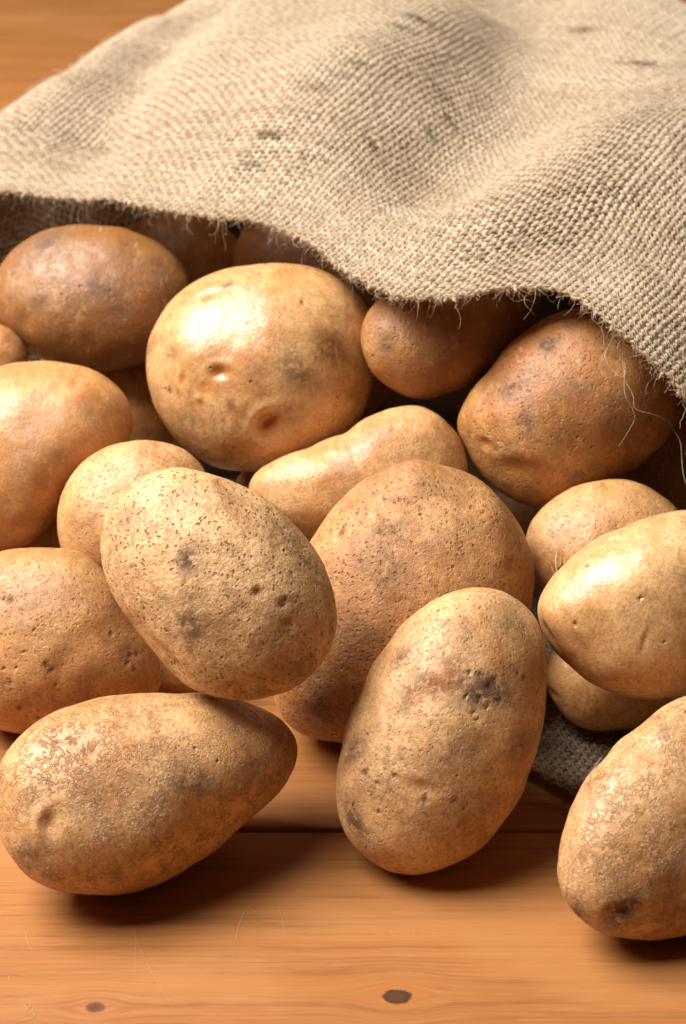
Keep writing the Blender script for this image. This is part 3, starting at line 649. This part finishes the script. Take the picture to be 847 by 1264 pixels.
def cloth_grid(hfun, tfun, s0, s1, s_ref, length, per=4):
    """points of a cloth laid over hfun, evenly spaced by yarn: (rows along the sack, columns across)"""
    tau = np.linspace(0, length, 1500)
    sr = np.full_like(tau, s_ref)
    z = hfun(sr, tau); P = from_st(sr, tfun(sr) + tau, z)
    L = np.concatenate([[0], np.cumsum(np.linalg.norm(np.diff(P, axis=0), axis=1))])
    nj = int(L[-1] / PITCH_T)
    tj = np.interp(np.arange(nj * per + 1) * PITCH_T / per, L, tau)
    ss = np.linspace(s0, s1, 500)
    S, T = np.meshgrid(ss, tj)
    Z = hfun(S, T); P = from_st(S, tfun(S) + T, Z)
    d = np.linalg.norm(np.diff(P, axis=1), axis=2)
    L = np.concatenate([np.zeros((len(tj), 1)), np.cumsum(d, 1)], 1)
    ni = int(np.median(L[:, -1]) / PITCH_S)
    u = np.linspace(0, 1, ni * per + 1)
    out = np.empty((len(tj), len(u), 3))
    for k in range(len(tj)):
        f = L[k] / L[k, -1]
        for c in range(3): out[k, :, c] = np.interp(u, f, P[k, :, c])
    return out, nj, ni

def weave(P, nj, ni, seed, mark_px=(), sides=4, ragged=True):
    """over-and-under yarns on a cloth grid; returns verts, faces, attributes"""
    r = np.random.default_rng(seed)
    J, I = P.shape[:2]
    du = np.gradient(P, axis=1); dv = np.gradient(P, axis=0)
    N = np.cross(du, dv); N /= np.linalg.norm(N, axis=2)[..., None] + 1e-12
    du /= np.linalg.norm(du, axis=2)[..., None] + 1e-12; dv /= np.linalg.norm(dv, axis=2)[..., None] + 1e-12
    jj, ii = np.meshgrid(np.arange(J), np.arange(I), indexing='ij')
    q = np.stack([jj.ravel() / 4, ii.ravel() / 4, np.zeros(jj.size)], 1)
    wob1 = perlin(q * (0.11, 0.45, 1) + 3.7).reshape(J, I); wob2 = perlin(q * (0.45, 0.11, 1) + 8.2).reshape(J, I)
    thick = perlin(q * (0.9, 0.9, 1) + 1.1).reshape(J, I)
    P = P + (wob1[..., None] * du + wob2[..., None] * dv) * PITCH_Y * 0.42
    mark = np.zeros((J, I))
    if len(mark_px):
        q = P - CO; dep = -(q @ CZ)
        sx, sy = 423.5 + FPX * (q @ CX) / dep, 632 - FPX * (q @ CY) / dep
        for (mx, my, rad, st) in mark_px:
            dd = np.hypot(sx - mx, sy - my); k = np.argmin(dd + (dep - dep.min()) * 3)
            dd3 = P - P.reshape(-1, 3)[k]; al = dd3 @ du.reshape(-1, 3)[k]
            d3 = np.sqrt(np.maximum((dd3 ** 2).sum(2) - al ** 2, 0) * 2.2 + (al / 1.9) ** 2)
            jag = np.maximum(0.35, 1 + 2.2 * perlin(np.stack([jj.ravel() * .45, ii.ravel() * .45, np.full(jj.size, mx)], 1)).reshape(J, I))
            mark = np.maximum(mark, st * np.exp(-(d3 / (rad * 0.001)) ** 2 * jag))
    th = (np.arange(sides) + 0.5) * 2 * math.pi / sides
    V, Fc, tint, mk, along, around = [], [], [], [], [], []
    cnt = 0
    for direction in (0, 1):
        n_y, n_x = (ni, nj) if direction == 0 else (nj, ni)          # yarns, crossings along each
        for a in range(n_y):
            m0 = 0
            k = np.arange(n_x * 4)
            row = k / 4 if direction == 0 else np.full(len(k), a)
            k = k[((k % 2 == 1) & (row < 0.42 * nj)) | (k % 4 == 2)]     # fewer points where the cloth lies far back
            cross = k // 4
            sign = np.where((cross + a + direction) % 2 == 0, 1.0, -1.0)
            hgt = np.where(k % 4 == 2, 1.0, 0.72) * sign * (0.13, 0.25)[direction] * PITCH_Y
            c = 4 * a + 2
            if direction == 0:
                p, n, l, tk, m = P[k, c], N[k, c], du[k, c], thick[k, c], mark[k, c]
            else:
                p, n, l, tk, m = P[c, k], N[c, k], dv[c, k], thick[c, k], mark[c, k]
            fat = r.uniform(0.86, 1.14)
            wdt = 1.12 * PITCH_Y * ((0.43, 0.43)[direction] + 0.24 * tk) * fat; ht = PITCH_Y * ((0.27, 0.33)[direction] + 0.10 * tk) * fat
            tilt = 0.0
            skew = (k % 4 - 2) * 0.13 * PITCH_Y * (1 if direction else 0.5)
            centre = p + n * hgt[:, None] + l * skew[:, None]
            ring = centre[:, None] + (wdt[:, None, None] * np.cos(th)[None, :, None]) * l[:, None] + (ht[:, None, None] * np.sin(th)[None, :, None]) * n[:, None]
            nn = len(p)
            V.append(ring.reshape(-1, 3))
            kk = np.arange(nn - 1)[:, None] * sides; j = np.arange(sides)[None]; j2 = (j + 1) % sides
            Fc.append((np.stack([kk + j, kk + j2, kk + sides + j2, kk + sides + j], -1).reshape(-1, 4) + cnt))
            cnt += nn * sides
            base = np.clip(r.normal(0.58, 0.26), 0, 1)
            tint.append(np.repeat(np.clip(base + 1.3 * tk, 0, 1), sides)); mk.append(np.repeat(m, sides))
            along.append(np.repeat(np.arange(nn) * 1.0, sides)); around.append(np.tile(np.abs(np.arange(sides) / sides - 0.5) * 2, nn))
    return np.concatenate(V), np.concatenate(Fc), dict(tint=np.concatenate(tint), mark=np.concatenate(mk), along=np.concatenate(along), around=np.concatenate(around)), P, N

sack = tag(empty('burlap_sack', (0.05, 0.9, 0)), 'open beige burlap sack lying on its side with a frayed hem', 'sack')
SB = np.array([0.05, 0.9, 0])
P, nj, ni = cloth_grid(height, t_rim, S_L, S_R, -0.02, 0.44)
MARKS = [(332, 168, 3.2, 1.0), (312, 205, 2.0, .8), (298, 190, 1.6, .7), (515, 24, 4.5, 1.0), (497, 36, 3.5, .8), (440, 80, 4, .5), (555, 150, 3, 1.0), (530, 165, 2.6, .9), (545, 120, 4, .4),
         (792, 80, 4.0, 1.1), (722, 38, 4.0, .9), (460, 182, 2.4, .9), (390, 110, 3.5, .6), (425, 95, 3, .5), (580, 320, 2, .6), (690, 300, 2, .5)]
v, f, at, PU, NU = weave(P, nj, ni, 11, MARKS)
tag(mesh_obj('upper_cloth', v - SB, f, M_BURLAP, sack, True, at), kind='stuff')

# lower side of the sack on the table, its lip slightly lifted
T_LOW = -0.122
def t_low(s): return T_LOW + 0.006 * np.sin(s * 23 + 1) + 0.004 * np.sin(s * 61)
def h_low(s, tau):
    q = np.stack([s.ravel(), tau.ravel(), np.zeros(s.size)], 1)
    return 0.0022 + 0.0042 * np.exp(-(tau / 0.014) ** 2) * smooth(s, 0.06, 0.11) + np.abs(0.0008 * perlin(q / 0.03 + 2.2)).reshape(s.shape)
PL, njl, nil = cloth_grid(h_low, t_low, -0.06, S_R - 0.01, 0.1, 0.13)
v, f, at, PL2, NL = weave(PL, njl, nil, 12)
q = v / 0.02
at['mark'] = np.clip(0.55 + 0.8 * perlin(q + 4.4) + 0.3 * perlin(q * 3), 0.1, 0.9)      # blotchy dark colour painted in for the shade on this lip
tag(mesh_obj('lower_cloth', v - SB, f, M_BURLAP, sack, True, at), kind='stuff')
# the side of the sack that stands up behind the potatoes in its left corner
n_s, n_z = 62 * 4 + 1, 40 * 4 + 1
sv, zv = np.meshgrid(np.linspace(-0.325, -0.135, n_s), np.linspace(0, 1, n_z))
tw = 0.035 + 0.6 * np.maximum(0, sv + 0.165) + 0.05 * zv + 0.004 * np.sin(sv * 60 + zv * 2) + 0.003 * np.sin(sv * 140)
ztop = np.maximum(height(sv, np.maximum(tw - t_rim(sv), 0.0)) - 0.006, 0.01)
PS = from_st(sv, tw, 0.006 + (ztop - 0.006) * zv)
v, f, at, _, _ = weave(PS, 40, 62, 13)
tag(mesh_obj('side_cloth', v - SB, f, M_BURLAP, sack, True, at), kind='stuff')
# the rest of the lower side, deep under the potatoes
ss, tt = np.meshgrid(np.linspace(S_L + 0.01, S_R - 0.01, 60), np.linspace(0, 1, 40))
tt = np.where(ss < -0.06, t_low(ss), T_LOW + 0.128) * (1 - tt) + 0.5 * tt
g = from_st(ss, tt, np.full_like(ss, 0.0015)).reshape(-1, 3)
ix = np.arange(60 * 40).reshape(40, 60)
mesh_obj('inner_cloth', g - SB, np.stack([ix[:-1, :-1], ix[:-1, 1:], ix[1:, 1:], ix[1:, :-1]], -1).reshape(-1, 4), M_BURLAP, sack, True, dict(tint=np.full(len(g), 0.5), mark=np.full(len(g), 1.15), along=np.zeros(len(g)), around=np.zeros(len(g))))  # full mark value paints the shade of the gaps into the cloth

# fibres: fuzz on the cloth and a fringe along the hem
def curl(p, d, L, r, droop=0.0, wild=0.6, n=7):
    d = d / np.linalg.norm(d); pts = [p]
    ax = r.normal(size=3)
    for k in range(n - 1):
        d = d + r.normal(size=3) * wild * 0.35 + np.cross(ax, d) * wild * 0.22 + np.array([0, 0, -droop])
        d /= np.linalg.norm(d); pts.append(pts[-1] + d * L / (n - 1))
    return np.array(pts)
r = np.random.default_rng(21)
J, I = PU.shape[:2]
fz = Heap()
for k in range(6500):
    j = int(min(J - 2, abs(r.normal(0, 0.30)) * J)); i = int(r.uniform(0.12, 0.9) * I)
    n = NU[j, i] * (1 if NU[j, i][2] > 0 else -1)
    L = r.uniform(0.003, 0.011)
    tdir = r.normal(size=3); tdir -= n * (tdir @ n); tdir /= np.linalg.norm(tdir)
    p0 = PU[j, i] + n * 0.0009
    m = L * r.uniform(0.05, 0.28)
    a = np.linspace(0, 1, 6)[:, None]
    side = np.cross(n, tdir) * r.normal(0, 0.2) * L
    path = p0 + tdir * L * a + n * (m * np.sin(a * math.pi * r.uniform(0.5, 1.0))) + side * a * a
    vv, ff = tube(path, np.array([.8, 1, 1, .9, .7, .3]) * r.uniform(0.00004, 0.000085), 3)
    fz.add(vv - SB, ff)
tag(fz.build('fuzz', M_FIBRE_PALE, sack), kind='stuff')
fr = Heap()
out_dir = np.array([-AA[0], -AA[1], 0])
for k in range(2400):
    i = int(r.uniform(0.1, 0.97) * (I - 1)); p0 = PU[int(r.integers(0, 4)), i] + r.normal(size=3) * 0.0006
    long = r.random() < 0.18
    L = r.uniform(0.006, 0.014) if long else r.uniform(0.0015, 0.006)
    d = out_dir * r.uniform(0.5, 1.1) + np.array([0, 0, r.uniform(-0.9, 0.25)]) + r.normal(size=3) * 0.55
    vv, ff = tube(curl(p0, d, L, r, 0.10, 1.0), np.linspace(1, .35, 7) * r.uniform(0.00005, 0.00010), 3)
    fr.add(vv - SB, ff)
for k in range(200):                                        # lower lip
    i = int(r.uniform(0.6, 0.97) * (PL2.shape[1] - 1)); p0 = PL2[0, i]
    vv, ff = tube(curl(p0, out_dir + r.normal(size=3) * 0.6, r.uniform(0.002, 0.006), r, 0.02, 1.0), np.linspace(1, .4, 7) * 0.00006, 3)
    vv[:, 2] = np.maximum(vv[:, 2], 0.0003); fr.add(vv - SB, ff)
tag(fr.build('frayed_hem', M_FIBRE, sack), kind='stuff')
# bundled yarn ends along the hem: the cut warp ends stick out unevenly
ye = Heap()
for c in range(2, I - 4, 4):
    if r.random() < 0.15: continue
    p0 = PU[3, c]; d = out_dir * 1.0 + np.array([0, 0, r.uniform(-1.1, -0.2)]) + r.normal(size=3) * 0.35
    L = r.uniform(0.0, 0.0030) * r.random()
    vv, ff = tube(curl(p0, d, L + 0.0015, r, 0.05, 0.35, 5), np.array([1.2, 1.25, 1.1, .8, .3]) * 0.00085 * r.uniform(.8, 1.1), 6)
    ye.add(vv - SB, ff)
nv_ = sum(len(a) for a in ye.v)
tag(ye.build('yarn_ends', M_BURLAP, sack, dict(tint=r.uniform(.3, .8, nv_), mark=np.zeros(nv_), along=np.arange(nv_) / 6.0, around=np.zeros(nv_))), kind='stuff')
# long stray threads that hang from the hem over the large brown potato
def over_G(x, y, lift=0.0015):
    sh = shapes['G']
    q = sh.at_px(x, y)
    return sh.centre + sh.world(q[None])[0] + sh.basis[:, 2] * lift
def thread(pts, rad, n=40):
    p = spline(pts, n)
    p = p + 0.0004 * np.stack([perlin(p / 0.006 + o) for o in (0.3, 4.4, 7.7)], 1)
    vv, ff = tube(p, np.linspace(1, .55, n) * rad, 5)
    mesh_obj('loose_thread', vv - SB, ff, M_FIBRE_PALE, sack)
hem = lambda x, y: on_z(x, y, float(np.interp(x, [q[0] for q in RIM], [q[2] for q in RIM])))
thread([hem(760, 404), over_G(752, 425, .004), over_G(745, 441, .004), over_G(751, 455, .003), over_G(762, 466, .003), over_G(768, 462, .003), over_G(768, 436, .004), hem(768, 408)], 0.00011)
thread([hem(770, 412), over_G(766, 440, .004), over_G(768, 468, .002), over_G(769, 490, .002), over_G(777, 503, .002), over_G(781, 515, .002), over_G(775, 528, .002), over_G(762, 549, .0015)], 0.00011)
thread([over_G(768, 468, .002), over_G(778, 488, .002), over_G(781, 504, .002), over_G(800, 510, .004), over_G(818, 517, .006), over_G(830, 530, .008), over_G(837, 548, .012), over_G(839, 575, .016), over_G(842, 592, .018), over_G(850, 603, .018)], 0.00011)
thread([hem(742, 392), over_G(738, 402, .004), over_G(743, 416, .003), over_G(744, 430, .003)], 0.00008)
thread([hem(782, 428), over_G(786, 440, .005), over_G(787, 452, .005), over_G(795, 458, .005), hem(803, 446)], 0.00009)
thread([hem(815, 452), over_G(803, 466, .006), over_G(795, 478, .005), over_G(794, 487, .005)], 0.00008)
thread([hem(826, 462), over_G(829, 476, .008), over_G(840, 479, .01), over_G(848, 484, .012)], 0.00008)

# a curled bit of fibre lying on the front plank, and a hair on the flaky potato
p = spline([on_z(x, y, 0.0003) for x, y in ((20, 1262), (36, 1258), (43, 1254), (34, 1245), (31, 1240), (36, 1238), (37, 1243), (33, 1247))], 30)
vv, ff = tube(p, 0.00006, 5)
o = mesh_obj('jute_fibre', vv - p[0], ff, M_FIBRE); o.location = p[0]
tag(o, 'tiny curled pale fibre lying on the front plank', 'fibre')
sh = shapes['FR']
b0 = sh.centre + sh.world(sh.at_px(733, 958)[None])[0]
p = spline([b0, b0 + [0, 0, .002], b0 + np.array([.0006, 0, .004]), b0 + np.array([.0023, 0, .0068])], 14)
vv, ff = tube(p, 0.00006, 4)
mesh_obj('hair', vv - np.array(potatoes['FR'].location), ff, M_FIBRE_PALE, potatoes['FR'])
